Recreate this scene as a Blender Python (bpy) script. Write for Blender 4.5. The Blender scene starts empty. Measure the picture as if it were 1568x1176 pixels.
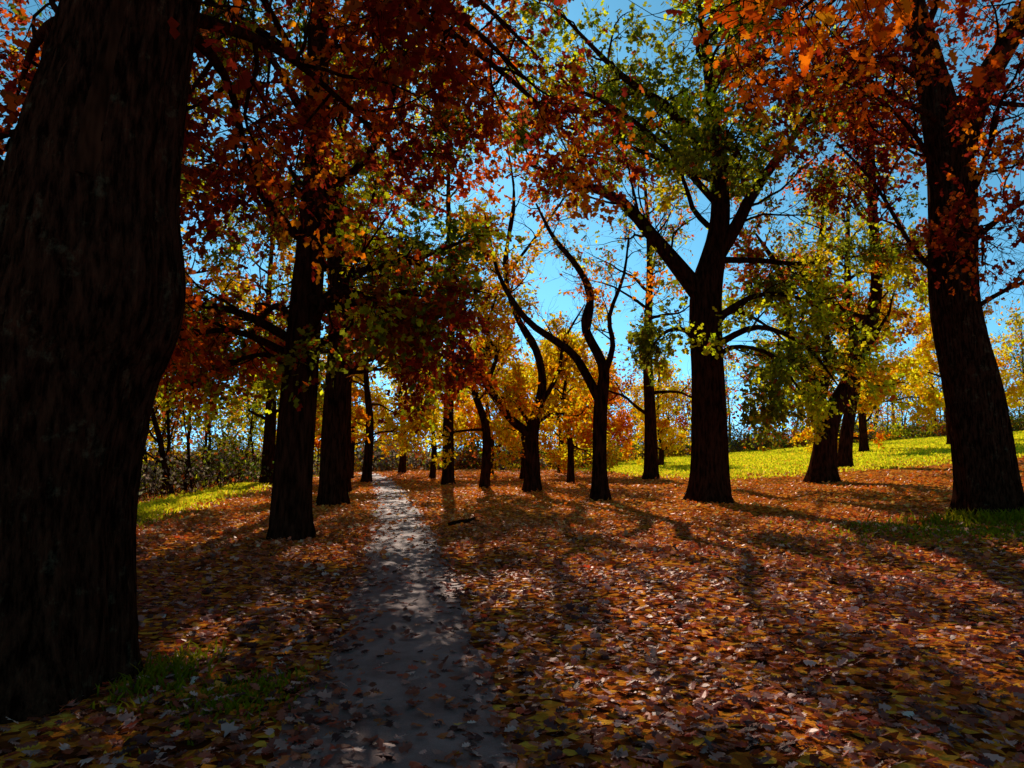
import bpy, math
import numpy as np
from mathutils import Vector

scene = bpy.context.scene
RAD = math.radians

# ------------------------------------------------------------------ helpers
def norm(v):
    return v / np.maximum(np.linalg.norm(v, axis=-1, keepdims=True), 1e-9)

def sp(v):
    return np.log1p(np.exp(np.clip(v, -30, 30)))

def path_cx(y):
    return np.interp(y, [-10, 0, 3.7, 6.5, 11.3, 16.5, 30, 45, 60], [-0.3, -0.5, -0.62, -0.88, -1.6, -2.45, -4.9, -8.0, -12.0])

def hgt(x, y):
    x = np.asarray(x, float); y = np.asarray(y, float)
    r = np.minimum(0.075 * 2 * sp((x - 8) / 2), 4.0)
    l = -np.minimum(0.05 * 2 * sp((-x - 10) / 2), 1.2)
    f = np.clip((np.abs(x - path_cx(y)) - 1.0) / 2.5, 0, 1)
    f = f * f * (3 - 2 * f)
    u = 0.05 * np.sin(x * 0.9 + 1.3 * np.sin(y * 0.35)) * np.sin(y * 0.7 + 0.8) + 0.025 * np.sin(x * 2.1 + y * 1.3)
    return r + l + f * u

class MB:
    def __init__(s):
        s.v = []; s.f = []; s.n = 0; s.c = []
    def add(s, v, faces, mat=0, smooth=False, col=None):
        v = np.asarray(v, float).reshape(-1, 3)
        faces = np.asarray(faces, np.int64)
        s.v.append(v); s.f.append((faces + s.n, mat, smooth)); s.n += len(v)
        if col is None:
            col = np.full((len(v), 3), 0.05)
        s.c.append(col)
    def build(s, name, mats, origin=(0, 0, 0)):
        V = np.concatenate(s.v) - np.array(origin)
        C = np.concatenate(s.c)
        loops = np.concatenate([f.ravel() for f, _, _ in s.f])
        tot = np.concatenate([np.full(len(f), f.shape[1]) for f, _, _ in s.f])
        mi = np.concatenate([np.full(len(f), m) for f, m, _ in s.f])
        sm = np.concatenate([np.full(len(f), q) for f, _, q in s.f])
        start = np.concatenate([[0], np.cumsum(tot)[:-1]])
        me = bpy.data.meshes.new(name)
        me.vertices.add(len(V)); me.vertices.foreach_set("co", V.ravel().astype(np.float32))
        me.loops.add(len(loops)); me.loops.foreach_set("vertex_index", loops.astype(np.int32))
        me.polygons.add(len(tot)); me.polygons.foreach_set("loop_start", start.astype(np.int32))
        for m in mats: me.materials.append(m)
        me.polygons.foreach_set("material_index", mi.astype(np.int32))
        me.polygons.foreach_set("use_smooth", sm.astype(bool))
        me.update(calc_edges=True)
        a = me.attributes.new("tint", 'FLOAT_COLOR', 'POINT')
        C4 = np.ones((len(V), 4), np.float32); C4[:, :3] = C
        a.data.foreach_set("color", C4.ravel())
        ob = bpy.data.objects.new(name, me)
        ob.location = origin
        scene.collection.objects.link(ob)
        return ob

def tubes(mb, P, R, sides, mat=0, mod=None):
    M, K, _ = P.shape
    T = norm(np.gradient(P, axis=1))
    mean = norm(T.mean(axis=1))
    ref = np.zeros((M, 3))
    ref[np.arange(M), np.argmin(np.abs(mean), axis=1)] = 1
    A = norm(np.cross(T, ref[:, None, :])); B = np.cross(T, A)
    th = np.arange(sides) / sides * 2 * np.pi
    rr = R[:, :, None] * np.ones(sides)
    if mod is not None:
        rr = rr * mod(P, th)
    V = P[:, :, None, :] + rr[..., None] * (np.cos(th)[None, None, :, None] * A[:, :, None, :] + np.sin(th)[None, None, :, None] * B[:, :, None, :])
    i = np.arange(M)[:, None, None] * K * sides
    k = np.arange(K - 1)[None, :, None] * sides
    s = np.arange(sides)[None, None, :]; s2 = (s + 1) % sides
    F = np.stack([i + k + s, i + k + s2, i + k + sides + s2, i + k + sides + s], -1).reshape(-1, 4)
    mb.add(V.reshape(-1, 3), F, mat, True)

def resample(pts, n):
    pts = np.array(pts, float)
    c = np.vstack([2 * pts[0] - pts[1], pts, 2 * pts[-1] - pts[-2]])
    m = len(pts) - 1
    out = []
    for u in np.linspace(0, m - 1e-6, n):
        i = int(u); t = u - i
        p0, p1, p2, p3 = c[i], c[i + 1], c[i + 2], c[i + 3]
        out.append(0.5 * ((2 * p1) + (-p0 + p2) * t + (2 * p0 - 5 * p1 + 4 * p2 - p3) * t * t + (-p0 + 3 * p1 - 3 * p2 + p3) * t ** 3))
    out = np.array(out)
    out[:, 3] = np.maximum(out[:, 3], 0.008)
    return out

def grow(S, D, L, K, wander, up, rng):
    M = len(S); P = np.zeros((M, K + 1, 3)); P[:, 0] = S; d = norm(D)
    for k in range(K):
        d = norm(d + rng.normal(size=(M, 3)) * wander + np.array([0, 0, up]))
        P[:, k + 1] = P[:, k] + d * (L / K)[:, None]
    return P

def spawn(P, R, n, tmin, tmax, ang, rng, zs=0.7):
    M, K1, _ = P.shape
    t = tmin + (tmax - tmin) * (np.arange(n)[None, :] + rng.random((M, n))) / n
    x = t * (K1 - 1); i = np.clip(x.astype(int), 0, K1 - 2); f = (x - i)
    m = np.arange(M)[:, None]
    pos = P[m, i] * (1 - f)[..., None] + P[m, i + 1] * f[..., None]
    tan = norm(P[m, i + 1] - P[m, i])
    r = R[m, i] * (1 - f) + R[m, i + 1] * f
    q = rng.normal(size=(M, n, 3)); q[..., 2] *= zs
    q = norm(q - (q * tan).sum(-1, keepdims=True) * tan)
    a = np.clip(rng.normal(ang, 0.22, (M, n)), 0.2, 1.5)[..., None]
    d = np.cos(a) * tan + np.sin(a) * q
    par = np.repeat(np.arange(M), n)
    return pos.reshape(-1, 3), d.reshape(-1, 3), r.ravel(), t.ravel(), par

def sym(h):
    h = np.array(h, float)
    top = h; bot = h[1:-1][::-1] * np.array([1, -1])
    a = np.vstack([top, bot])
    z = -0.35 * np.abs(a[:, 1]) - 0.18 * (a[:, 0] - 0.4) ** 2
    return np.column_stack([a, z])
LEAF_OAK = sym([(0, 0), (0.16, 0.10), (0.30, 0.30), (0.40, 0.13), (0.56, 0.38), (0.66, 0.16), (0.84, 0.26), (1, 0)])
LEAF_MAPLE = sym([(0, 0), (0.02, 0.32), (0.30, 0.20), (0.45, 0.55), (0.60, 0.22), (0.78, 0.28), (1, 0)])
LEAF_Q = np.array([(0, 0, 0), (0.45, 0.30, -0.09), (1, 0, -0.04), (0.55, -0.30, -0.09)])
LEAF_H = sym([(0, 0), (0.28, 0.34), (0.5, 0.15), (0.72, 0.30), (1, 0)])

def leaves(mb, pos, axis, nrm, size, tmpl, col, mat=1):
    a = norm(axis); n = norm(nrm - (nrm * a).sum(-1, keepdims=True) * a); b = np.cross(n, a)
    V = pos[:, None, :] + size[:, None, None] * (tmpl[None, :, 0:1] * a[:, None] + tmpl[None, :, 1:2] * b[:, None] + tmpl[None, :, 2:3] * n[:, None])
    N = len(tmpl); M = len(pos)
    F = np.arange(M * N).reshape(M, N)
    mb.add(V.reshape(-1, 3), F, mat, False, np.repeat(col, N, axis=0))

# ------------------------------------------------------------------ materials
def new_mat(name):
    m = bpy.data.materials.new(name); m.use_nodes = True
    nt = m.node_tree; nt.nodes.clear()
    out = nt.nodes.new('ShaderNodeOutputMaterial')
    return m, nt, out

def leaf_mat(name, trans=0.5, gloss=0.0, rough=0.5):
    m, nt, out = new_mat(name); L = nt.links
    at = nt.nodes.new('ShaderNodeAttribute'); at.attribute_name = "tint"
    p = nt.nodes.new('ShaderNodeBsdfDiffuse')
    t = nt.nodes.new('ShaderNodeBsdfTranslucent')
    mx = nt.nodes.new('ShaderNodeMixShader'); mx.inputs[0].default_value = trans
    L.new(at.outputs['Color'], p.inputs['Color']); L.new(at.outputs['Color'], t.inputs['Color'])
    L.new(p.outputs[0], mx.inputs[1]); L.new(t.outputs[0], mx.inputs[2])
    if gloss > 0:
        g = nt.nodes.new('ShaderNodeBsdfGlossy'); g.inputs['Roughness'].default_value = rough; g.inputs['Color'].default_value = (1, 0.82, 0.75, 1)
        m2 = nt.nodes.new('ShaderNodeMixShader'); m2.inputs[0].default_value = gloss
        L.new(mx.outputs[0], m2.inputs[1]); L.new(g.outputs[0], m2.inputs[2]); L.new(m2.outputs[0], out.inputs[0])
    else:
        L.new(mx.outputs[0], out.inputs[0])
    return m

def ramp(nt, stops):
    r = nt.nodes.new('ShaderNodeValToRGB')
    while len(r.color_ramp.elements) < len(stops): r.color_ramp.elements.new(0.5)
    for e, (p, c) in zip(r.color_ramp.elements, stops):
        e.position = p; e.color = (*c, 1)
    return r

def bark_mat(name, fine):
    m, nt, out = new_mat(name); L = nt.links
    tc = nt.nodes.new('ShaderNodeTexCoord')
    mp = nt.nodes.new('ShaderNodeMapping'); mp.inputs['Scale'].default_value = (1, 1, 0.2)
    L.new(tc.outputs['Object'], mp.inputs[0])
    n1 = nt.nodes.new('ShaderNodeTexNoise'); n1.inputs['Scale'].default_value = 20 if fine else 12; n1.inputs['Detail'].default_value = 6 if fine else 2; n1.inputs['Roughness'].default_value = 0.7
    L.new(mp.outputs[0], n1.inputs['Vector'])
    if fine:
        r = ramp(nt, [(0.40, (0.006, 0.0018, 0.0009)), (0.7, (0.085, 0.026, 0.012))])
    else:
        r = ramp(nt, [(0.35, (0.007, 0.0022, 0.001)), (0.7, (0.060, 0.018, 0.008))])
    L.new(n1.outputs[0], r.inputs[0])
    p = nt.nodes.new('ShaderNodeBsdfDiffuse')
    if fine:
        n2 = nt.nodes.new('ShaderNodeTexNoise'); n2.inputs['Scale'].default_value = 5.0; n2.inputs['Detail'].default_value = 7; n2.inputs['Roughness'].default_value = 0.75
        L.new(tc.outputs['Object'], n2.inputs['Vector'])
        r2 = ramp(nt, [(0.56, (0, 0, 0)), (0.68, (1, 1, 1))]); L.new(n2.outputs[0], r2.inputs[0])
        mx = nt.nodes.new('ShaderNodeMix'); mx.data_type = 'RGBA'
        mu = nt.nodes.new('ShaderNodeMath'); mu.operation = 'MULTIPLY'
        L.new(r2.outputs[0], mu.inputs[0]); L.new(n1.outputs[0], mu.inputs[1])
        L.new(mu.outputs[0], mx.inputs[0]); L.new(r.outputs[0], mx.inputs[6]); mx.inputs[7].default_value = (0.13, 0.09, 0.045, 1)
        L.new(mx.outputs[2], p.inputs['Color'])
        b = nt.nodes.new('ShaderNodeBump'); b.inputs['Strength'].default_value = 1.0; b.inputs['Distance'].default_value = 0.05
        L.new(n1.outputs[0], b.inputs['Height']); L.new(b.outputs[0], p.inputs['Normal'])
    else:
        L.new(r.outputs[0], p.inputs['Color'])
    L.new(p.outputs[0], out.inputs[0])
    return m

def ground_mat():
    m, nt, out = new_mat("leaf_litter_and_grass"); L = nt.links
    tc = nt.nodes.new('ShaderNodeTexCoord')
    v = nt.nodes.new('ShaderNodeTexVoronoi'); v.inputs['Scale'].default_value = 13; v.inputs['Randomness'].default_value = 1
    L.new(tc.outputs['Object'], v.inputs['Vector'])
    sep = nt.nodes.new('ShaderNodeSeparateColor'); L.new(v.outputs['Color'], sep.inputs[0])
    r = ramp(nt, [(0.0, (0.04, 0.008, 0.003)), (0.3, (0.24, 0.045, 0.009)), (0.55, (0.54, 0.12, 0.014)), (0.8, (0.80, 0.24, 0.020)), (1.0, (0.85, 0.38, 0.04))])
    L.new(sep.outputs[0], r.inputs[0])
    n = nt.nodes.new('ShaderNodeTexNoise'); n.inputs['Scale'].default_value = 0.55; n.inputs['Detail'].default_value = 7; n.inputs['Roughness'].default_value = 0.65
    L.new(tc.outputs['Object'], n.inputs['Vector'])
    at = nt.nodes.new('ShaderNodeAttribute'); at.attribute_name = "tint"
    sa = nt.nodes.new('ShaderNodeSeparateColor'); L.new(at.outputs['Color'], sa.inputs[0])
    s1 = nt.nodes.new('ShaderNodeMath'); s1.operation = 'ADD'; L.new(sa.outputs[0], s1.inputs[0]); L.new(n.outputs[0], s1.inputs[1])
    mr = nt.nodes.new('ShaderNodeMapRange'); mr.inputs[1].default_value = 0.85; mr.inputs[2].default_value = 1.1
    L.new(s1.outputs[0], mr.inputs[0])
    n2 = nt.nodes.new('ShaderNodeTexNoise'); n2.inputs['Scale'].default_value = 35; n2.inputs['Detail'].default_value = 4
    L.new(tc.outputs['Object'], n2.inputs['Vector'])
    rg = ramp(nt, [(0.3, (0.44, 0.38, 0.010)), (0.65, (0.82, 0.70, 0.02))]); L.new(n2.outputs[0], rg.inputs[0])
    mx = nt.nodes.new('ShaderNodeMix'); mx.data_type = 'RGBA'
    L.new(mr.outputs[0], mx.inputs[0]); L.new(r.outputs[0], mx.inputs[6]); L.new(rg.outputs[0], mx.inputs[7])
    p = nt.nodes.new('ShaderNodeBsdfDiffuse')
    L.new(mx.outputs[2], p.inputs['Color'])
    b = nt.nodes.new('ShaderNodeBump'); b.inputs['Strength'].default_value = 0.6; b.inputs['Distance'].default_value = 0.03
    ad = nt.nodes.new('ShaderNodeMath'); ad.operation = 'ADD'; L.new(sep.outputs[1], ad.inputs[0]); L.new(n2.outputs[0], ad.inputs[1])
    L.new(ad.outputs[0], b.inputs['Height']); L.new(b.outputs[0], p.inputs['Normal'])
    L.new(p.outputs[0], out.inputs[0])
    return m

def path_mat():
    m, nt, out = new_mat("asphalt"); L = nt.links
    tc = nt.nodes.new('ShaderNodeTexCoord')
    n = nt.nodes.new('ShaderNodeTexNoise'); n.inputs['Scale'].default_value = 1.6; n.inputs['Detail'].default_value = 8; n.inputs['Roughness'].default_value = 0.7
    n2 = nt.nodes.new('ShaderNodeTexNoise'); n2.inputs['Scale'].default_value = 120; n2.inputs['Detail'].default_value = 3
    L.new(tc.outputs['Object'], n.inputs['Vector']); L.new(tc.outputs['Object'], n2.inputs['Vector'])
    mu = nt.nodes.new('ShaderNodeMath'); mu.operation = 'MULTIPLY_ADD'; mu.inputs[1].default_value = 0.5
    L.new(n2.outputs[0], mu.inputs[0]); L.new(n.outputs[0], mu.inputs[2])
    r = ramp(nt, [(0.5, (0.12, 0.045, 0.032)), (0.95, (0.40, 0.19, 0.145))]); L.new(mu.outputs[0], r.inputs[0])
    p = nt.nodes.new('ShaderNodeBsdfPrincipled'); p.inputs['Roughness'].default_value = 0.75; p.inputs['Specular IOR Level'].default_value = 0.2
    L.new(r.outputs[0], p.inputs['Base Color'])
    b = nt.nodes.new('ShaderNodeBump'); b.inputs['Strength'].default_value = 0.6; b.inputs['Distance'].default_value = 0.01
    L.new(mu.outputs[0], b.inputs['Height']); L.new(b.outputs[0], p.inputs['Normal'])
    L.new(p.outputs[0], out.inputs[0])
    return m

BARK = bark_mat("bark", False); BARKF = bark_mat("furrowed_bark", True); LEAF = leaf_mat("autumn_leaves", 0.68)
LITTER = leaf_mat("fallen_leaf", 0.36, 0.045, 0.42)
GRASS = leaf_mat("grass_blades", 0.6)

# ------------------------------------------------------------------ palettes
C = dict(
    dred=(0.27, 0.020, 0.008), brown=(0.38, 0.075, 0.012), orange=(0.92, 0.22, 0.005), rust=(0.72, 0.105, 0.005),
    yellow=(0.92, 0.60, 0.010), gold=(0.92, 0.44, 0.006), olive=(0.21, 0.20, 0.010), green=(0.09, 0.12, 0.010),
    ygreen=(0.60, 0.55, 0.010), tan=(0.38, 0.24, 0.12), grey=(0.24, 0.17, 0.11))
def pal(**k):
    return np.array([C[n] for n in k]), np.array(list(k.values()), float) / sum(k.values())

P_RED = pal(dred=7, brown=3, rust=2.5, orange=1)
P_B = pal(olive=3, green=2, ygreen=2, brown=3, dred=5, gold=1.2, rust=1.8)
P_MIX = pal(olive=4, green=2, ygreen=3, brown=2, dred=1, gold=2)
P_GREEN = pal(olive=5, green=2, ygreen=4, yellow=1, brown=1)
P_ORANGE = pal(orange=6, gold=4, rust=1.5)
P_GOLD = pal(gold=5, yellow=6, orange=1.5)
P_BROWN = pal(brown=3, olive=3, ygreen=2, gold=3, rust=2)

def pick_cols(palette, groups, rng, mixp=0.3):
    cols, w = palette
    gmax = groups.max() + 1
    gc = rng.choice(len(w), gmax, p=w)
    idx = gc[groups]
    m = rng.random(len(groups)) < mixp
    idx[m] = rng.choice(len(w), m.sum(), p=w)
    c = cols[idx] * rng.lognormal(0, 0.25, (len(idx), 1)) * rng.lognormal(0, 0.08, (len(idx), 3))
    return np.clip(c, 0.003, 0.92)

# ------------------------------------------------------------------ trees
def crown(mb, limbs, rng, palette, n1=7, n2=6, n3=4, nl=10, r1=0.42, r2=0.5, l3=0.7, leaf=0.13, tmpl=LEAF_H,
          up1=0.03, up2=-0.02, tmin=0.25, zs=0.7, bare=0.15, spread=0.16, maxl1=4.5):
    P0 = limbs[0]; R0 = limbs[1]
    L0 = np.linalg.norm(np.diff(P0, axis=1), axis=2).sum(1)
    s, d, r, t, par = spawn(P0, R0, n1, tmin, 1.0, 0.8, rng, zs)
    l1 = np.minimum(L0[par] * r1 * (1.15 - 0.5 * t), maxl1) * rng.uniform(0.6, 1.25, len(s))
    P1 = grow(s, d, l1, 7, 0.22, up1, rng); tt = np.linspace(0, 1, 8)
    r1a = np.minimum(r * 0.6, 0.010 + 0.013 * l1); R1 = r1a[:, None] * (1 - 0.8 * tt)
    tubes(mb, P1, R1, 5)
    s, d, r, t, p2 = spawn(P1, R1, n2, 0.2, 1.0, 0.85, rng, zs)
    l2 = l1[p2] * r2 * (1.2 - 0.5 * t) * rng.uniform(0.6, 1.2, len(s))
    P2 = grow(s, d, l2, 5, 0.25, up2, rng); tt = np.linspace(0, 1, 6)
    R2 = np.clip(r * 0.6, 0.006, 0.02)[:, None] * (1 - 0.75 * tt)
    tubes(mb, P2, R2, 3)
    s, d, r, t, p3 = spawn(P2, R2, n3, 0.2, 1.0, 0.8, rng, 0.9)
    P3 = grow(s, d, l3 * rng.uniform(0.5, 1.3, len(s)), 3, 0.3, up2, rng)
    R3 = np.full((len(s), 4), 0.005) * np.linspace(1, 0.5, 4)
    tubes(mb, P3, R3, 3)
    dens = rng.lognormal(0, 0.5, len(P1)); dens[rng.random(len(P1)) < bare] = 0.05
    dens2 = rng.lognormal(0, 0.6, len(P2)) * dens[p2]
    cnt = rng.poisson(np.clip(nl * dens2[p3] * 0.8, 0, nl * 2.5))
    w = np.repeat(np.arange(len(P3)), cnt)
    if len(w) == 0: return
    k = rng.random(len(w)) ** 0.7 * 2.999; i = k.astype(int); f = (k - i)[:, None]
    pos = P3[w, i] * (1 - f) + P3[w, i + 1] * f + rng.normal(size=(len(w), 3)) * spread * 0.5
    ax = norm(P3[w, -1] - P3[w, 0]) * 0.5 + rng.normal(size=(len(w), 3)) * 0.6 + np.array([0, 0, -0.25])
    nr = rng.normal(size=(len(w), 3)) + np.array([0, 0, 0.3])
    col = pick_cols(palette, p2[p3[w]], rng)
    leaves(mb, pos, ax, nr, leaf * rng.uniform(0.6, 1.3, len(w)), tmpl, col)
    return len(w)

def flare_mod(z0, seed, ridge=0.0):
    rg = np.random.default_rng(seed); ph = rg.uniform(0, 6.28, 8)
    def f(P, th):
        z = P[..., 2][..., None] - z0
        t = th[None, None, :]
        root = 1 + (0.14 * np.cos(5 * t + ph[0]) + 0.08 * np.cos(3 * t + ph[1]) + 0.20) * np.exp(-np.maximum(z, 0) / 0.3)
        o = root * (1 + 0.035 * np.sin(3 * t + z * 1.1 + ph[2]) + 0.025 * np.sin(7 * t + z * 0.6 + ph[3]) + 0.018 * np.sin(13 * t + ph[4] + z * 0.8))
        if ridge > 0:
            w1 = 1.6 * np.sin(z * 3.1 + 3 * t + ph[5]) + 1.1 * np.sin(z * 7.3 - 5 * t + ph[6]) + 0.7 * np.sin(z * 13 + 9 * t)
            w2 = 1.5 * np.sin(z * 4.3 - 4 * t + ph[7]) + 0.9 * np.sin(z * 9.1 + 7 * t)
            a = np.abs(np.sin(22 * t + w1)) ** 0.6; b = np.abs(np.sin(31 * t + w2)) ** 0.6
            cut = 0.5 + 0.5 * np.sin(z * 17 + 4 * np.sin(9 * t + z * 2))
            o = o * (1 + ridge * (a * 0.7 + b * 0.45 + 0.12 * cut * a - 0.6))
        return o
    return f

def make_tree(name, trunk, limbs=(), auto=None, seed=1, palette=P_MIX, sides=20, trunk_crown=True, ridge=0.0, rings=34, wander=0.17, **kw):
    rng = np.random.default_rng(seed)
    mb = MB()
    bx, by = trunk[0][0], trunk[0][1]
    z0 = float(hgt(bx, by))
    trunk = [(x, y, z + (z0 if k == 0 else 0), r) for k, (x, y, z, r) in enumerate(trunk)]
    trunk = [(trunk[0][0], trunk[0][1], z0 - 0.25, trunk[0][3])] + trunk
    T = resample(trunk, rings)
    tubes(mb, T[None, :, :3], T[None, :, 3], sides, 2 if ridge > 0 else 0, flare_mod(z0, seed, ridge))
    T = resample(trunk, 34)
    Ls = [resample(l, 13) for l in limbs]
    if auto:
        n, za, zb, la, lb, el, ra = auto
        zs = np.linspace(za, zb, n) + rng.uniform(-0.4, 0.4, n)
        az = np.arange(n) * 2.4 + rng.uniform(0, 6.28) + rng.uniform(-0.4, 0.4, n)
        for z, a, j in zip(zs, az, range(n)):
            u = (z - za) / max(zb - za, 0.1)
            L = la + (lb - la) * u
            L *= rng.uniform(0.8, 1.2)
            e = el[0] + (el[1] - el[0]) * u
            i = int(np.argmin(np.abs(T[:, 2] - z))); p = T[i]
            d = np.array([[math.cos(a) * math.cos(e), math.sin(a) * math.cos(e), math.sin(e)]])
            G = grow(p[None, :3], d, np.array([L]), 12, wander, 0.01, rng)[0]
            rr = min(p[3] * 0.5, ra) * np.linspace(1, 0.15, 13) ** 1.2
            Ls.append(np.column_stack([G, rr]))
    if trunk_crown:
        k = int(len(T) * 0.55)
        tp = resample(T[k::3], 13); Ls.append(tp)
    A = np.array(Ls)
    tubes(mb, A[:, :, :3], A[:, :, 3], 10)
    n = crown(mb, (A[:, :, :3], A[:, :, 3]), rng, palette, **kw)
    return mb.build(name, [BARK, LEAF, BARKF], (bx, by, z0))

# A : big foreground oak, left
make_tree("oak_tree",
    [(-3.3, 5.2, 0, 0.56), (-3.3, 5.2, 0.45, 0.59), (-3.29, 5.2, 1.35, 0.575), (-3.2, 5.2, 2.2, 0.60), (-3.03, 5.2, 2.7, 0.60), (-3.0, 5.2, 3.45, 0.53),
     (-2.84, 5.2, 4.45, 0.44), (-2.7, 5.25, 5.6, 0.40), (-2.6, 5.4, 7.5, 0.33), (-2.7, 5.6, 10, 0.22), (-2.6, 5.8, 13, 0.08)],
    limbs=[[(-3.1, 5.2, 3.1, 0.30), (-3.75, 5.25, 3.45, 0.23), (-4.4, 5.4, 4.05, 0.17), (-5.4, 5.9, 4.7, 0.08), (-6.6, 6.6, 4.9, 0.03)],
           [(-3.6, 5.25, 3.5, 0.10), (-4.2, 6.2, 3.9, 0.07), (-5.1, 7.4, 3.9, 0.05), (-6.0, 8.2, 3.5, 0.02)],
           [(-3.6, 5.25, 3.8, 0.10), (-4.4, 6.6, 4.6, 0.07), (-5.4, 8.0, 5.0, 0.05), (-6.6, 9.2, 5.0, 0.02)],
           [(-3.2, 5.25, 4.4, 0.10), (-4.2, 6.6, 5.6, 0.07), (-5.4, 8.0, 6.2, 0.05), (-6.4, 9.2, 6.2, 0.02)],
           [(-2.7, 5.25, 5.4, 0.08), (-1.6, 6.6, 6.2, 0.05), (-0.6, 8.2, 6.6, 0.035), (0.2, 9.6, 6.6, 0.02)],
           [(-2.75, 5.2, 4.9, 0.07), (-2.4, 7.0, 5.6, 0.045), (-2.1, 8.8, 5.9, 0.03), (-1.6, 10.4, 5.8, 0.02)],
           [(-2.7, 5.2, 5.0, 0.07), (-3.0, 7.4, 5.5, 0.045), (-3.4, 9.2, 5.4, 0.03), (-3.5, 10.6, 4.9, 0.02)],
           [(-2.7, 5.2, 6.4, 0.09), (-3.2, 8.0, 7.4, 0.06), (-3.2, 10.0, 7.4, 0.04), (-2.8, 12, 6.9, 0.02)],
           [(-2.7, 5.3, 5.9, 0.08), (-1.4, 8.0, 6.8, 0.05), (0.0, 10.4, 7.0, 0.035), (1.2, 12.4, 6.8, 0.02)],
           [(-2.6, 5.4, 6.8, 0.09), (-0.8, 6.0, 7.6, 0.06), (1.0, 7.0, 7.9, 0.04), (2.2, 8.0, 7.9, 0.02)],
           [(-2.6, 5.4, 6.2, 0.08), (-1.6, 7.5, 7.2, 0.055), (-0.6, 9.5, 7.8, 0.04), (0.4, 11.5, 8.0, 0.02)]],
    auto=(7, 7.0, 12, 4.2, 3.0, (0.6, 0.9), 0.10), seed=12, palette=P_RED, sides=300, ridge=0.035, rings=300, wander=0.12,
    n1=8, n2=6, n3=4, nl=8, leaf=0.135, tmpl=LEAF_H, up1=0.0, up2=-0.03, bare=0.12, maxl1=1.9)
# oak left of the frame
make_tree("oak_tree", [(-10.6, 10.5, 0, 0.36), (-10.6, 10.5, 3, 0.3), (-10.5, 10.6, 7, 0.2), (-10.6, 10.7, 12, 0.05)],
    auto=(12, 2.6, 11.5, 4.4, 2.6, (0.2, 0.9), 0.11), seed=15, palette=P_RED, n1=7, n2=6, n3=4, nl=7, leaf=0.15, bare=0.15, maxl1=2.2)

# B : second oak left
make_tree("oak_tree",
    [(-4.13, 14, 0, 0.38), (-4.1, 14, 1.2, 0.355), (-4.05, 14, 2.6, 0.34), (-3.95, 14, 4.5, 0.30), (-3.8, 14, 7, 0.25), (-3.9, 14.2, 10, 0.2), (-3.7, 14.3, 14.5, 0.06)],
    limbs=[[(-3.95, 14, 4.2, 0.11), (-2.9, 14.2, 5.1, 0.08), (-1.9, 14.4, 5.4, 0.06), (-0.9, 14.8, 5.9, 0.03)],
           [(-4.0, 14, 3.6, 0.10), (-5.2, 13.6, 4.2, 0.07), (-6.4, 13.2, 4.2, 0.05), (-7.6, 13, 3.7, 0.02)],
           [(-4.0, 14, 3.4, 0.09), (-3.3, 12.9, 4.2, 0.06), (-2.6, 12.0, 4.2, 0.04), (-2.1, 11.4, 3.9, 0.02)],
           [(-4.0, 14, 3.8, 0.10), (-4.9, 15.2, 4.6, 0.07), (-5.8, 16.6, 4.4, 0.05), (-6.6, 17.6, 3.7, 0.02)],
           [(-4.0, 14, 3.5, 0.09), (-3.0, 14.8, 4.1, 0.06), (-2.2, 15.6, 4.1, 0.04), (-1.4, 16.4, 3.6, 0.02)],
           [(-4.0, 14, 3.3, 0.09), (-4.9, 12.9, 3.7, 0.05), (-5.7, 12.2, 3.4, 0.04), (-6.3, 11.8, 2.9, 0.02)],
           [(-4.0, 14, 3.0, 0.08), (-4.9, 14.6, 3.5, 0.05), (-5.9, 15.0, 3.3, 0.04), (-6.9, 15.2, 2.8, 0.02)]],
    auto=(15, 4.5, 13, 4.8, 3.2, (0.15, 0.9), 0.10), seed=22, palette=P_B, n1=8, n2=6, n3=4, nl=9, leaf=0.15, up1=-0.01, up2=-0.05, bare=0.2, maxl1=2.5)

# B2, B3 behind
make_tree("oak_tree", [(-5.4, 22.5, 0, 0.42), (-5.4, 22.5, 2, 0.38), (-5.3, 22.5, 5, 0.34), (-5.5, 22.6, 9, 0.24), (-5.3, 22.8, 15, 0.06)],
    auto=(12, 3.8, 13, 4.6, 2.8, (0.25, 0.9), 0.12), seed=33, palette=P_BROWN, n1=7, n2=6, n3=4, nl=7.5, leaf=0.165, tmpl=LEAF_Q, up2=-0.04, maxl1=2.4, bare=0.3)
make_tree("oak_tree", [(-6.6, 29, 0, 0.34), (-6.6, 29, 3, 0.28), (-6.5, 29, 7, 0.22), (-6.6, 29, 12, 0.06)],
    auto=(11, 3.4, 11, 4.2, 2.4, (0.3, 0.9), 0.10), seed=34, palette=P_MIX, n1=7, n2=6, n3=3, nl=8, leaf=0.19, tmpl=LEAF_Q, maxl1=2.4, bare=0.25)

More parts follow.
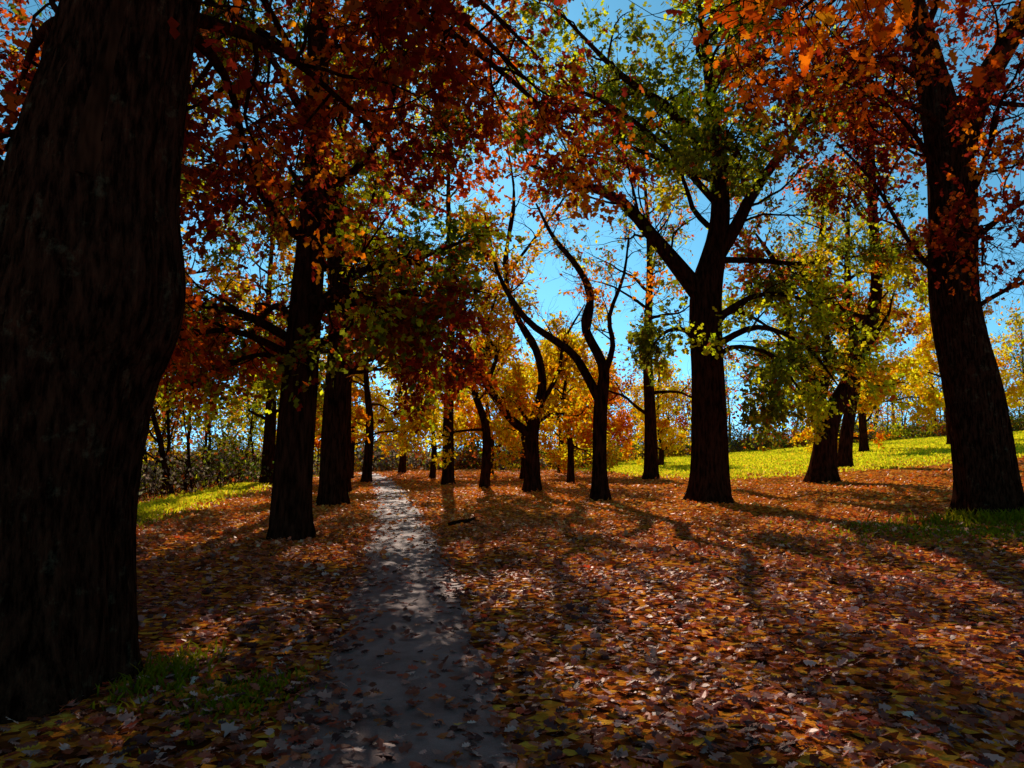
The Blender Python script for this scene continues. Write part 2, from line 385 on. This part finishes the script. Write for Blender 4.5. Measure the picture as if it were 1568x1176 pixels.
# F : large green oak
make_tree("oak_tree",
    [(6.1, 23, 0, 0.66), (6.1, 23, 1.5, 0.56), (6.12, 23, 4, 0.50), (6.15, 23, 6.6, 0.48), (6.5, 23, 8.2, 0.34), (6.65, 23, 9.8, 0.28), (6.5, 23.2, 13, 0.18), (6.2, 23.4, 17, 0.06)],
    limbs=[[(6.1, 23, 6.3, 0.34), (5.3, 22.9, 7.3, 0.28), (4.5, 22.7, 8.2, 0.22), (3.3, 22.4, 9.4, 0.17), (1.8, 22.2, 9.9, 0.11), (0.4, 22, 10.4, 0.04)],
           [(6.3, 23, 7.4, 0.26), (7.1, 22.8, 8.7, 0.2), (7.6, 22.6, 9.7, 0.17), (8.9, 22.3, 11.5, 0.1), (10.2, 22, 13.2, 0.03)],
           [(6.55, 23, 11, 0.2), (5.0, 22.6, 12.4, 0.14), (3.4, 22, 13.2, 0.1), (1.4, 21.5, 15, 0.03)],
           [(6.5, 23, 9.5, 0.12), (4.6, 22.0, 11.0, 0.085), (2.8, 21, 11.8, 0.055), (0.8, 20.4, 12.4, 0.02)],
           [(6.5, 23, 10.2, 0.11), (4.8, 24.0, 11.4, 0.08), (3.0, 25, 12.6, 0.05), (1.0, 25.6, 13.4, 0.02)],
           [(6.2, 22.8, 4.8, 0.12), (7.4, 22.0, 5.3, 0.08), (8.6, 21.4, 4.6, 0.05), (9.4, 21, 3.3, 0.02)],
           [(6.2, 22.8, 5.6, 0.12), (7.6, 22.6, 6.4, 0.08), (9.0, 22.4, 6.2, 0.05), (10.0, 22, 5.2, 0.02)],
           [(6.0, 22.8, 4.6, 0.11), (5.2, 22.0, 5.2, 0.07), (4.4, 21.4, 5.0, 0.05), (3.8, 21, 4.2, 0.02)],
           [(6.1, 22.8, 4.1, 0.10), (6.4, 21.4, 4.6, 0.07), (7.2, 20.2, 4.2, 0.05), (7.6, 19.5, 3.2, 0.02)],
           [(6.3, 23.2, 5.4, 0.12), (7.3, 24.2, 6.2, 0.08), (8.6, 25.2, 6, 0.05), (9.8, 25.6, 5.2, 0.02)]],
    auto=(10, 8.0, 16, 5.4, 3.8, (0.25, 0.9), 0.11), seed=44, palette=P_GREEN, n1=8, n2=6, n3=4, nl=9, leaf=0.175, up2=-0.04, bare=0.22, maxl1=2.7)

# E : twisted small tree
make_tree("maple_tree",
    [(2.85, 24, 0, 0.28), (2.83, 24, 1.3, 0.23), (2.87, 24, 3.0, 0.22), (2.98, 24, 4.3, 0.17), (2.4, 24, 5.65, 0.14), (2.6, 24, 6.75, 0.115), (2.05, 24, 7.8, 0.095), (1.4, 24, 8.6, 0.07), (0.8, 24, 9.8, 0.03)],
    limbs=[[(2.85, 24, 3.2, 0.16), (2.3, 24, 4.3, 0.14), (1.83, 24, 4.9, 0.125), (0.77, 23.9, 5.6, 0.11), (0.13, 23.8, 6.3, 0.09), (-0.5, 23.8, 7.5, 0.06), (-0.9, 23.8, 9.4, 0.03)],
           [(2.95, 24, 3.9, 0.12), (3.3, 24, 5.0, 0.09), (3.2, 24, 6.0, 0.07), (3.7, 24, 7.4, 0.05), (3.9, 24, 9, 0.02)]],
    seed=55, palette=P_ORANGE, n1=9, n2=5, n3=3, nl=6, leaf=0.15, tmpl=LEAF_Q, bare=0.3, r1=0.24, maxl1=1.8)
# D
make_tree("maple_tree",
    [(0.8, 29, 0, 0.33), (0.8, 29, 1.2, 0.28), (0.8, 29, 2.4, 0.26), (1.2, 29, 4.2, 0.17), (0.9, 29, 5.7, 0.14), (0.15, 29, 7, 0.11), (-0.3, 29, 9, 0.08), (0.1, 29, 11.5, 0.05), (-0.2, 29, 14, 0.02)],
    limbs=[[(0.75, 29, 2.2, 0.19), (-0.1, 29, 2.9, 0.16), (-1.0, 28.9, 4.2, 0.14), (-2.0, 28.8, 5.7, 0.11), (-1.8, 28.7, 7.0, 0.08), (-2.6, 28.6, 8.8, 0.04)],
           [(-1.0, 28.9, 4.2, 0.10), (-0.6, 28.9, 5.4, 0.08), (-1.0, 28.9, 6.3, 0.06), (-0.6, 29, 7.8, 0.03)],
           [(1.0, 29, 3.2, 0.11), (1.8, 29, 4.6, 0.08), (2.1, 29, 6, 0.06), (2.9, 29, 7.4, 0.02)],
           [(-0.2, 29, 8.6, 0.07), (1.0, 29, 10.2, 0.05), (2.0, 29, 11.6, 0.04), (2.9, 29, 13.4, 0.02)],
           [(0.8, 29, 2.6, 0.09), (1.6, 28.4, 3.0, 0.06), (2.6, 27.8, 2.9, 0.03)],
           [(0.7, 29, 2.6, 0.09), (0.2, 28.2, 3.3, 0.06), (-0.4, 27.6, 3.6, 0.03)]],
    seed=56, palette=pal(orange=4, gold=6, yellow=2), n1=9, n2=6, n3=3, nl=7, leaf=0.17, tmpl=LEAF_Q, bare=0.28, r1=0.30, maxl1=2.1)
# mid-distance slender trees
make_tree("maple_tree", [(-3.0, 35, 0, 0.29), (-3.0, 35, 4, 0.23), (-2.9, 35, 9, 0.16), (-3.1, 35, 14, 0.1), (-2.9, 35.2, 18, 0.03)], auto=(12, 5, 17, 3.6, 3.0, (0.4, 0.9), 0.09),
    seed=57, palette=pal(olive=3, ygreen=3, brown=2, gold=2, rust=2), n1=7, n2=5, n3=3, nl=7, leaf=0.2, tmpl=LEAF_Q, bare=0.35)
make_tree("maple_tree", [(-1.15, 31.5, 0, 0.21), (-1.1, 31.5, 2.5, 0.17), (-1.7, 31.5, 4.6, 0.12), (-1.0, 31.5, 6.2, 0.08), (-1.4, 31.5, 8.5, 0.03)], auto=(8, 2.6, 7.5, 2.8, 1.8, (0.3, 0.9), 0.07),
    seed=58, palette=P_GOLD, n1=6, n2=5, n3=3, nl=7, leaf=0.17, tmpl=LEAF_Q, bare=0.3)
make_tree("maple_tree", [(2.9, 37, 0, 0.18), (2.9, 37, 2.0, 0.15), (2.6, 37, 4, 0.11), (2.9, 37, 6.5, 0.03)], auto=(10, 2.0, 6, 3.2, 1.6, (0.25, 0.9), 0.06),
    seed=68, palette=P_GOLD, n1=6, n2=5, n3=3, nl=9, leaf=0.19, tmpl=LEAF_Q, bare=0.15)
make_tree("oak_tree", [(7.3, 39, 0, 0.40), (7.3, 39, 3, 0.31), (7.2, 39, 7, 0.24), (7.4, 39, 12, 0.15), (7.1, 39, 18, 0.04)], auto=(12, 3.8, 17, 4.6, 3.2, (0.3, 0.9), 0.10),
    seed=60, palette=P_BROWN, n1=7, n2=5, n3=3, nl=5.5, leaf=0.21, tmpl=LEAF_Q, bare=0.45)
for k, (x, y, H, pl) in enumerate([(-7.6, 39, 10, P_GOLD), (-4.6, 43, 6.5, P_GOLD), (0.6, 43, 6, P_GOLD), (5.4, 46, 6, P_ORANGE), (-9.8, 45, 8, P_GOLD)]):
    make_tree("maple_tree", [(x, y, 0, 0.02 * H + 0.05), (x + 0.1, y, H * 0.3, 0.02 * H), (x - 0.15, y, H * 0.6, 0.012 * H), (x, y, H, 0.03)],
        auto=(12, H * 0.22, H * 0.95, 0.42 * H, 0.2 * H, (0.2, 0.95), 0.06), seed=200 + k, palette=pl, n1=6, n2=5, n3=3, nl=9, leaf=0.2, tmpl=LEAF_Q, bare=0.18)
# H, H2
make_tree("oak_tree", [(12.5, 30, 0, 0.60), (12.6, 30, 1.4, 0.48), (12.9, 30, 2.9, 0.40), (14.1, 30, 5.1, 0.28), (15.0, 30, 8.1, 0.23), (15.0, 30, 12.2, 0.17), (15.2, 30, 17, 0.05)],
    limbs=[[(12.7, 30, 2.4, 0.3), (12.4, 30, 4, 0.26), (11.4, 29.8, 6.1, 0.2), (10.9, 29.6, 8.8, 0.14), (9.9, 29.4, 10.4, 0.04)],
           [(12.5, 30, 3.4, 0.2), (12.9, 30, 5.6, 0.17), (12.6, 30, 8.6, 0.12), (13.1, 30, 12.5, 0.04)],
           [(12.4, 29.8, 3, 0.12), (11.4, 29.0, 3.8, 0.08), (10.6, 28.4, 3.4, 0.05), (10, 28, 2.6, 0.02)],
           [(12.4, 29.8, 4.2, 0.12), (11, 29.0, 5.2, 0.08), (9.9, 28.4, 5.2, 0.05), (9, 28, 4.4, 0.02)]],
    auto=(11, 4.5, 16, 4.8, 3.4, (0.3, 0.9), 0.11), seed=61, palette=pal(brown=4, olive=3, green=2, ygreen=2, gold=2, rust=1), n1=8, n2=6, n3=4, nl=8.5, leaf=0.18, tmpl=LEAF_Q, bare=0.22, maxl1=2.5)
make_tree("oak_tree", [(17.4, 39, 0, 0.40), (17.6, 39, 2.4, 0.32), (18.2, 39, 6, 0.24), (18, 39, 11, 0.17), (18.3, 39, 16, 0.05)],
    auto=(11, 5, 15, 4.6, 3, (0.3, 1.0), 0.10), seed=62, palette=P_GOLD, n1=6, n2=5, n3=3, nl=6, leaf=0.19, tmpl=LEAF_Q, bare=0.35)
make_tree("oak_tree", [(27.5, 58, 0, 0.38), (27.5, 58, 3, 0.30), (27.4, 58, 8, 0.22), (27.5, 58, 12, 0.05)],
    auto=(14, 2.6, 11.5, 6.5, 3, (0.2, 0.9), 0.1), seed=63, palette=P_GOLD, n1=7, n2=5, n3=3, nl=16, leaf=0.26, tmpl=LEAF_Q, bare=0.05)
make_tree("oak_tree", [(35.5, 60, 0, 0.34), (35.5, 60, 3, 0.28), (35.4, 60, 8, 0.18), (35.5, 60, 14, 0.05)],
    auto=(14, 4.6, 13.5, 5.5, 3, (0.2, 0.9), 0.1), seed=64, palette=P_GOLD, n1=7, n2=5, n3=3, nl=12, leaf=0.26, tmpl=LEAF_Q, bare=0.15)
# I : big right oak
make_tree("oak_tree",
    [(10.4, 16.3, 0, 0.64), (10.35, 16.3, 1.2, 0.59), (10.2, 16.3, 2.9, 0.55), (9.9, 16.3, 5.1, 0.48), (9.95, 16.3, 8.0, 0.46), (9.6, 16.3, 10.5, 0.3), (9.3, 16.4, 12.4, 0.22), (9, 16.6, 16, 0.06)],
    limbs=[[(9.95, 16.3, 7.7, 0.34), (10.7, 16.2, 9.8, 0.28), (11.8, 16.1, 11.7, 0.2), (12.6, 16, 14, 0.06)],
           [(9.9, 16.3, 5.2, 0.08), (8.9, 16.0, 6.0, 0.05), (8.0, 15.8, 7.4, 0.035), (7.0, 15.4, 8.2, 0.02)],
           [(9.95, 16.3, 7.0, 0.08), (8.8, 15.4, 8.2, 0.05), (7.4, 14.6, 8.9, 0.035), (6.0, 14, 9.0, 0.02)],
           [(10.0, 16.2, 6.0, 0.08), (11.2, 16.0, 7.0, 0.05), (12.6, 15.7, 7.6, 0.035), (14, 15.5, 7.6, 0.02)],
           [(10.0, 16.2, 4.6, 0.06), (11.0, 15.6, 5.2, 0.04), (12.2, 15.0, 5.2, 0.03), (13, 14.8, 4.6, 0.02)],
           [(10.0, 16.2, 5.4, 0.06), (9.8, 15.2, 6.2, 0.04), (9.5, 14.6, 6.0, 0.03), (9.2, 14.2, 5.2, 0.02)]],
    auto=(10, 7, 15, 4.6, 3, (0.3, 0.9), 0.09), seed=71, palette=P_RED, n1=8, n2=6, n3=4, nl=5, leaf=0.15, up2=-0.03, bare=0.28, maxl1=2.4, sides=120, ridge=0.035, rings=120)
# J : oak off to the right of the camera with limbs hanging into view
make_tree("oak_tree",
    [(6.4, 2.0, 0, 0.5), (6.4, 2.0, 2, 0.43), (6.3, 2.1, 4.5, 0.38), (6.2, 2.2, 8, 0.26), (6.3, 2.3, 13, 0.06)],
    limbs=[[(6.3, 2.1, 4.8, 0.09), (4.9, 3.0, 5.6, 0.055), (3.4, 4.6, 5.6, 0.035), (2.3, 5.6, 5.1, 0.012)],
           [(6.3, 2.1, 5.2, 0.09), (4.9, 4.2, 6.3, 0.055), (3.7, 6.2, 6.3, 0.035), (3.0, 7.6, 6.0, 0.012)],
           [(6.3, 2.1, 5.8, 0.09), (4.6, 3.4, 6.8, 0.055), (3.2, 5.0, 6.8, 0.035), (2.3, 6.2, 6.5, 0.012)]],
    auto=(5, 8.5, 12, 4.0, 3, (0.5, 0.9), 0.11), seed=81, palette=(np.array([(0.92, 0.17, 0.004), (0.80, 0.10, 0.004), (0.92, 0.28, 0.005), (0.3, 0.02, 0.006)]), np.array([0.5, 0.25, 0.12, 0.13])), n1=9, n2=5, n3=3, nl=7, leaf=0.12, tmpl=LEAF_OAK, up1=-0.03, up2=-0.05, tmin=0.5, bare=0.12, maxl1=1.05)

# further park trees left and centre back
for k, (x, y, H, r, pl, nl) in enumerate([(-14, 27, 15, 0.34, P_MIX, 9), (-12.5, 38, 15, 0.34, P_BROWN, 9), (-20, 36, 15, 0.34, P_GOLD, 9), (-11, 19.5, 12, 0.24, P_MIX, 9),
        (-1.5, 50, 9, 0.24, P_ORANGE, 7), (3.5, 54, 9.5, 0.22, P_GOLD, 7), (12, 60, 8, 0.24, P_GOLD, 8), (-8, 54, 11, 0.26, P_GOLD, 8)]):
    make_tree("oak_tree" if k < 4 else "maple_tree", [(x, y, 0, r), (x + 0.1, y, H * 0.25, r * 0.8), (x - 0.2, y, H * 0.55, r * 0.5), (x, y, H, 0.05)],
        auto=(12, H * 0.17, H * 0.92, 0.34 * H, 0.18 * H, (0.3, 0.95), 0.1), seed=100 + k, palette=pl, n1=6, n2=5, n3=3, nl=nl, leaf=0.21, tmpl=LEAF_Q, bare=0.22)

# ------------------------------------------------------------------ woodland mass behind
def woodland(name, pts, hr, seed, palfun, nleaf, leaf=0.22, bush=None):
    rng = np.random.default_rng(seed); mb = MB()
    M = len(pts); S = np.column_stack([pts, hgt(pts[:, 0], pts[:, 1]) - 0.1])
    H = rng.uniform(hr[0], hr[1], M) + np.where(pts[:, 0] > 16, 3.0, 0)
    P = grow(S, np.column_stack([rng.normal(0, 0.1, (M, 2)), np.ones(M)]), H, 8, 0.10, 0.05, rng)
    R = (0.009 * H * rng.uniform(0.5, 1.7, M))[:, None] * np.linspace(1, 0.15, 9)
    tubes(mb, P, R, 6)
    s, d, r, t, par = spawn(P, R, 12, 0.12, 1, 0.75, rng)
    l1 = H[par] * 0.30 * (1.1 - 0.6 * t) * rng.uniform(0.6, 1.2, len(s))
    P1 = grow(s, d, l1, 5, 0.2, 0.06, rng); R1 = np.minimum(r * 0.5, 0.06)[:, None] * np.linspace(1, 0.2, 6)
    tubes(mb, P1, R1, 3)
    s, d, r, t, p2 = spawn(P1, R1, 5, 0.2, 1, 0.7, rng)
    P2 = grow(s, d, l1[p2] * 0.5, 3, 0.25, 0.04, rng); tubes(mb, P2, np.full((len(s), 4), 0.014), 3)
    tree_d = rng.lognormal(0, 0.9, M); tree_d[rng.random(M) < 0.32] = 0.05
    dens = rng.lognormal(0, 0.6, len(P1)) * np.minimum(tree_d, 2.2)[par]
    cnt = rng.poisson(np.clip(nleaf * dens[p2], 0, nleaf * 3)); w = np.repeat(np.arange(len(P2)), cnt)
    pos = P2[w, rng.integers(1, 4, len(w))] + rng.normal(size=(len(w), 3)) * 0.3
    col = pick_cols(palfun, par[p2[w]], rng, 0.25)
    leaves(mb, pos, rng.normal(size=(len(w), 3)), rng.normal(size=(len(w), 3)), leaf * rng.uniform(0.6, 1.3, len(w)), LEAF_Q, col)
    if bush is not None:
        B, bh, bp, bl, x0 = bush
        n = len(B)
        S = np.column_stack([B, hgt(B[:, 0], B[:, 1]) - 0.05])
        hv = 0.7 + 0.5 * np.sin(B[:, 0] * 0.35 + 1) * np.sin(B[:, 0] * 0.83 + B[:, 1] * 0.2)
        L = bh * rng.uniform(0.3, 1.2, n) * hv
        Pb = grow(S, np.column_stack([rng.normal(0, 0.4, (n, 2)), np.ones(n)]), L, 5, 0.18, 0.0, rng)
        tubes(mb, Pb, np.full((n, 6), 0.016) * np.linspace(1, 0.4, 6), 3)
        s, d, r, t, pb = spawn(Pb, np.full((n, 6), 0.01), 4, 0.2, 1, 0.7, rng)
        Pc = grow(s, d, L[pb] * 0.35, 3, 0.2, 0, rng); tubes(mb, Pc, np.full((len(s), 4), 0.008), 3)
        cnt = rng.poisson(bl * rng.lognormal(0, 0.6, n)[pb]); w = np.repeat(np.arange(len(Pc)), cnt)
        pos = Pc[w, rng.integers(1, 4, len(w))] + rng.normal(size=(len(w), 3)) * 0.14
        g = (np.floor(B[:, 0] / 3.0) - math.floor(x0 / 3.0)).astype(int) * 7 + (np.floor(B[:, 1] / 4.0) % 7).astype(int)
        col = pick_cols(bp, np.maximum(g, 0)[pb[w]], rng, 0.4)
        leaves(mb, pos, rng.normal(size=(len(w), 3)), rng.normal(size=(len(w), 3)), leaf * 0.8 * rng.uniform(0.6, 1.3, len(w)), LEAF_Q, col)
    return mb.build(name, [BARK, LEAF])

rg = np.random.default_rng(5)
def back_y(x, n, depth):
    return np.where(x < 4, 64, np.where(x < 16, 64 + (x - 4) * 2.2, 90)) + rg.uniform(0, depth, n)
px = rg.uniform(-55, 105, 190); pts = np.column_stack([px, back_y(px, 190, 32)])
bx = rg.uniform(-55, 105, 6500); B = np.column_stack([bx, back_y(bx, 6500, 14) - 2])
woodland("distant_trees", pts, (5, 13), 6, pal(gold=5, brown=3, yellow=4, olive=2, rust=1.5), 5.5, 0.40,
         bush=(B, 3.4, pal(brown=4, olive=3, gold=3, grey=4, ygreen=1, green=2), 3.6, -55))
pts = np.column_stack([rg.uniform(-36, -12, 56), rg.uniform(18, 58, 56)])
pts = pts[pts[:, 0] < path_cx(pts[:, 1]) - 7.5]
B = np.column_stack([rg.uniform(-36, -12.4, 3400), rg.uniform(13, 58, 3400)])
woodland("woodland_edge", pts, (5, 11), 7, pal(olive=3, brown=3, ygreen=2.5, gold=2, green=2), 6, 0.25,
         bush=(B, 2.4, pal(brown=2, olive=3, green=2, grey=8, ygreen=1), 1.5, -36))

# ------------------------------------------------------------------ ground
def grassmask(x, y):
    g = np.zeros_like(x)
    g += 0.60 * np.clip((x - 9 + (y - 42) * 0.45) / 6, 0, 1) * np.clip((y - 36) / 8, 0, 1)
    g += 0.26 * np.clip((y - 26) / 8, 0, 1) * np.clip((x - 4) / 6, 0, 1)
    g += 0.38 * np.exp(-(((x - 9.6) / 2.0) ** 2 + ((y - 13.6) / 1.3) ** 2))
    g += 0.62 * np.exp(-((x - path_cx(y) + 6.9) / 0.8) ** 2) * np.clip((y - 8) / 4, 0, 1)
    g += 0.45 * np.exp(-(((x + 1.8) / 0.3) ** 2 + ((y - 5.0) / 0.4) ** 2))
    return np.clip(g, 0, 1)

def axis_lines(a, b, step, far):
    inner = np.arange(a, b + 1e-6, step)
    o = step * 1.5 * 1.25 ** np.arange(0, 40); o = np.cumsum(o); o = o[o < far]
    return np.concatenate([(a - o)[::-1], inner, b + o])
xs = axis_lines(-14, 16, 0.25, 2500); ys = axis_lines(-3, 45, 0.25, 2500)
X, Y = np.meshgrid(xs, ys, indexing='ij')
Z = hgt(X, Y)
V = np.stack([X, Y, Z], -1).reshape(-1, 3)
nx, ny = X.shape
ii, jj = np.meshgrid(np.arange(nx - 1), np.arange(ny - 1), indexing='ij')
a = (ii * ny + jj).ravel()
F = np.stack([a, a + ny, a + ny + 1, a + 1], -1)
g = grassmask(X, Y).reshape(-1)
mb = MB(); mb.add(V, F, 0, True, np.repeat(g[:, None], 3, 1)); mb.build("ground", [ground_mat()])

# path strip with wobbling edges
yy = np.arange(-3, 60, 0.1); cx = path_cx(yy)
for _ in range(20): cx[1:-1] = (cx[:-2] + cx[1:-1] * 2 + cx[2:]) / 4
HW = 0.60
wl = HW + 0.05 * np.sin(yy * 1.7) + 0.04 * np.sin(yy * 4.1 + 1) + 0.02 * np.sin(yy * 11); wr = HW + 0.05 * np.sin(yy * 1.3 + 2) + 0.04 * np.sin(yy * 3.7) + 0.02 * np.sin(yy * 12.7)
us = np.linspace(-1, 1, 7)
PX = cx[:, None] + np.where(us < 0, us * wl[:, None], us * wr[:, None]); PY = np.repeat(yy[:, None], 7, 1)
PZ = hgt(PX, PY) + 0.006 + 0.012 * (1 - us[None, :] ** 2)
V = np.stack([PX, PY, PZ], -1).reshape(-1, 3); n, m = PX.shape
ii, jj = np.meshgrid(np.arange(n - 1), np.arange(m - 1), indexing='ij'); a = (ii * m + jj).ravel()
mb = MB(); mb.add(V, np.stack([a, a + 1, a + m + 1, a + m], -1), 0, True); mb.build("footpath", [path_mat()])

# ------------------------------------------------------------------ fallen leaves
LC = np.array([(0.25, 0.045, 0.020), (0.42, 0.075, 0.028), (0.60, 0.125, 0.025), (0.58, 0.225, 0.155), (0.70, 0.35, 0.26), (0.07, 0.012, 0.008), (0.76, 0.22, 0.02), (0.50, 0.055, 0.018)])
LW = np.array([6, 5, 2.4, 4.2, 2.6, 5, 0.5, 2.8]); LW = LW / LW.sum()
rng = np.random.default_rng(77); mb = MB()
for (y0, y1, dens, tm, s0, s1) in [(-1, 2.5, 50, LEAF_H, 0.07, 0.13), (2.5, 6, 300, LEAF_OAK, 0.05, 0.11), (6, 10, 230, LEAF_OAK, 0.055, 0.12), (10, 18, 120, LEAF_H, 0.07, 0.13), (18, 30, 60, LEAF_Q, 0.09, 0.17), (30, 60, 20, LEAF_Q, 0.12, 0.22)]:
    hw = 0.78 * y1 + 2.5
    n = int(dens * (y1 - y0) * 2 * hw)
    x = rng.uniform(-hw, hw, n); y = rng.uniform(y0, y1, n)
    k = np.abs(x) < 0.78 * y + 2.5
    dp = np.abs(x - path_cx(y))
    patch = 0.5 + 0.5 * np.sin(x * 1.9 + 2 * np.sin(y * 1.1)) * np.sin(y * 1.5 + 1)
    pp = np.where(dp < HW, np.clip(0.18 + 0.9 * (dp / HW) ** 3 + 0.8 * np.clip((5.8 - y) / 1.2, 0, 1) * patch, 0, 1), 1)
    gm = grassmask(x, y)
    pp = pp * (1 - 0.8 * np.clip(gm, 0, 1))
    k &= rng.random(n) < pp * (0.65 + 0.35 * patch)
    x, y, dp = x[k], y[k], dp[k]; n = len(x)
    z = hgt(x, y) + rng.uniform(0.006, 0.04, n) + np.where(dp < HW + 0.05, 0.012, 0)
    az = rng.uniform(0, 2 * np.pi, n)
    tilt = 0.38 if y1 < 15 else 0.6
    ax = np.column_stack([np.cos(az), np.sin(az), rng.normal(0, tilt * 0.55, n)])
    nr = np.column_stack([rng.normal(0, tilt, n), rng.normal(0, tilt, n), np.where(rng.random(n) < 0.35, -1.0, 1.0)])
    c = LC[rng.choice(len(LW), n, p=LW)] * rng.lognormal(0, 0.28, (n, 1))
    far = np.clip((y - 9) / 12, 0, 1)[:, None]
    c = c * (1 - far) + (c * np.array([1.3, 1.1, 0.3]) + np.array([0.32, 0.09, 0.0])) * far  # distant leaves lifted to bright orange, sunlit look painted into their tint
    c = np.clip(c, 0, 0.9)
    h = n // 3
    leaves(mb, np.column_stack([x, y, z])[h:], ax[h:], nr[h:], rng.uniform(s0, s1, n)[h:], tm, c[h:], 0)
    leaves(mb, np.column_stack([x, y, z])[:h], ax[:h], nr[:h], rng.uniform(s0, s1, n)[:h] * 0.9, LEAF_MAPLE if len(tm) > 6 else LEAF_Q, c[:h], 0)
mb.build("fallen_leaves", [LITTER])

# ------------------------------------------------------------------ grass tufts
rng = np.random.default_rng(9); mb = MB()
xs_, ys_, hs_ = [], [], []
def patchg(cx, cy, sx, sy, n, h):
    xs_.append(rng.normal(cx, sx, n)); ys_.append(rng.normal(cy, sy, n)); hs_.append(np.full(n, h) * rng.uniform(0.4, 1.3, n))
patchg(-1.8, 5.0, 0.22, 0.3, 600, 0.045); patchg(-2.45, 5.35, 0.12, 0.3, 350, 0.10); patchg(9.6, 13.8, 1.8, 1.0, 3500, 0.08); patchg(10.2, 15.3, 0.9, 0.3, 900, 0.22)
yv = rng.uniform(9, 40, 9000); xs_.append(path_cx(yv) - 6.9 + rng.normal(0, 0.6, 9000)); ys_.append(yv); hs_.append(rng.uniform(0.05, 0.16, 9000))
yv = rng.uniform(35, 85, 85000); xg = rng.uniform(7, 72, 85000); kk = xg > 9 - (yv - 42) * 0.25 + rng.normal(0, 1.2, 85000)
xs_.append(xg[kk]); ys_.append(yv[kk]); hs_.append(rng.uniform(0.07, 0.17, kk.sum()))
x = np.concatenate(xs_); y = np.concatenate(ys_); h = np.concatenate(hs_); n = len(x)
az = rng.uniform(0, 6.28, n); w = 0.005 + 0.0011 * y
b = np.column_stack([x, y, hgt(x, y)]); sd = np.column_stack([np.cos(az), np.sin(az), np.zeros(n)]) * w[:, None]
ln = rng.normal(0, 0.45, (n, 2)) * h[:, None]
mid = b + np.column_stack([ln * 0.35, h * 0.6]); tip = b + np.column_stack([ln, h])
V = np.stack([b - sd, b + sd, mid + sd * 0.7, tip, mid - sd * 0.7], 1)
gc = np.array([(0.60, 0.58, 0.012), (0.85, 0.76, 0.016), (0.42, 0.44, 0.010), (0.90, 0.62, 0.03)])[rng.integers(0, 4, n)]
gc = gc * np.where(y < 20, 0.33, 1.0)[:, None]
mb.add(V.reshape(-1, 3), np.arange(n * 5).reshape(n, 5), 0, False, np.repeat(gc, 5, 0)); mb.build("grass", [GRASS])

# fallen branch beside the path
mb = MB(); rng = np.random.default_rng(3)
main = resample([(-1.35, 15.9, 0.05, 0.03), (-1.15, 16.0, 0.08, 0.045), (-0.95, 16.05, 0.10, 0.04), (-0.8, 16.15, 0.16, 0.02)], 9)
tubes(mb, main[None, :, :3], main[None, :, 3], 8)
s, d, r, t, p = spawn(main[None, :, :3], main[None, :, 3], 5, 0.2, 0.95, 0.7, rng)
P = grow(s, d + np.array([0, 0, 0.15]), np.full(5, 0.24), 4, 0.2, 0.0, rng); P[..., 2] = np.maximum(P[..., 2], 0.03); tubes(mb, P, np.full((5, 5), 0.01), 5)
mb.build("fallen_branch", [BARK])

# ------------------------------------------------------------------ light, sky, camera
el, az = RAD(29.0), RAD(-4.75)
S = Vector((math.sin(az) * math.cos(el), math.cos(az) * math.cos(el), math.sin(el)))
ld = bpy.data.lights.new("sun", 'SUN'); ld.energy = 5.0; ld.angle = RAD(0.5); ld.color = (1.0, 0.94, 0.80)
lo = bpy.data.objects.new("sun", ld); lo.rotation_euler = S.to_track_quat('Z', 'Y').to_euler(); lo.location = S * 60; scene.collection.objects.link(lo)
w = bpy.data.worlds.new("World"); scene.world = w; w.use_nodes = True
nt = w.node_tree; nt.nodes.clear()
o = nt.nodes.new('ShaderNodeOutputWorld'); bg = nt.nodes.new('ShaderNodeBackground'); sky = nt.nodes.new('ShaderNodeTexSky')
sky.sky_type = 'NISHITA'; sky.sun_disc = False; sky.sun_elevation = el; sky.sun_rotation = az
sky.air_density = 1.0; sky.dust_density = 0.2; sky.ozone_density = 1.5
bw = nt.nodes.new('ShaderNodeRGBToBW')
t1 = nt.nodes.new('ShaderNodeMix'); t1.data_type = 'RGBA'; t1.blend_type = 'MULTIPLY'; t1.inputs[0].default_value = 1; t1.inputs[7].default_value = (0.17, 0.74, 1.25, 1)
t2 = nt.nodes.new('ShaderNodeMix'); t2.data_type = 'RGBA'; t2.inputs[0].default_value = 0.86
bg.inputs[1].default_value = 0.135
nt.links.new(sky.outputs[0], bw.inputs[0]); nt.links.new(bw.outputs[0], t1.inputs[6])
nt.links.new(sky.outputs[0], t2.inputs[6]); nt.links.new(t1.outputs[2], t2.inputs[7])
nt.links.new(t2.outputs[2], bg.inputs[0]); nt.links.new(bg.outputs[0], o.inputs[0])

cd = bpy.data.cameras.new("camera"); cd.lens = 26; cd.sensor_width = 36; cd.clip_end = 6000; cd.clip_start = 0.05
co = bpy.data.objects.new("camera", cd); co.location = (0, 0, 1.6); co.rotation_euler = (RAD(95.15), 0, 0); scene.collection.objects.link(co)
scene.camera = co
scene.view_settings.view_transform = 'Standard'; scene.view_settings.look = 'None'; scene.view_settings.exposure = 0
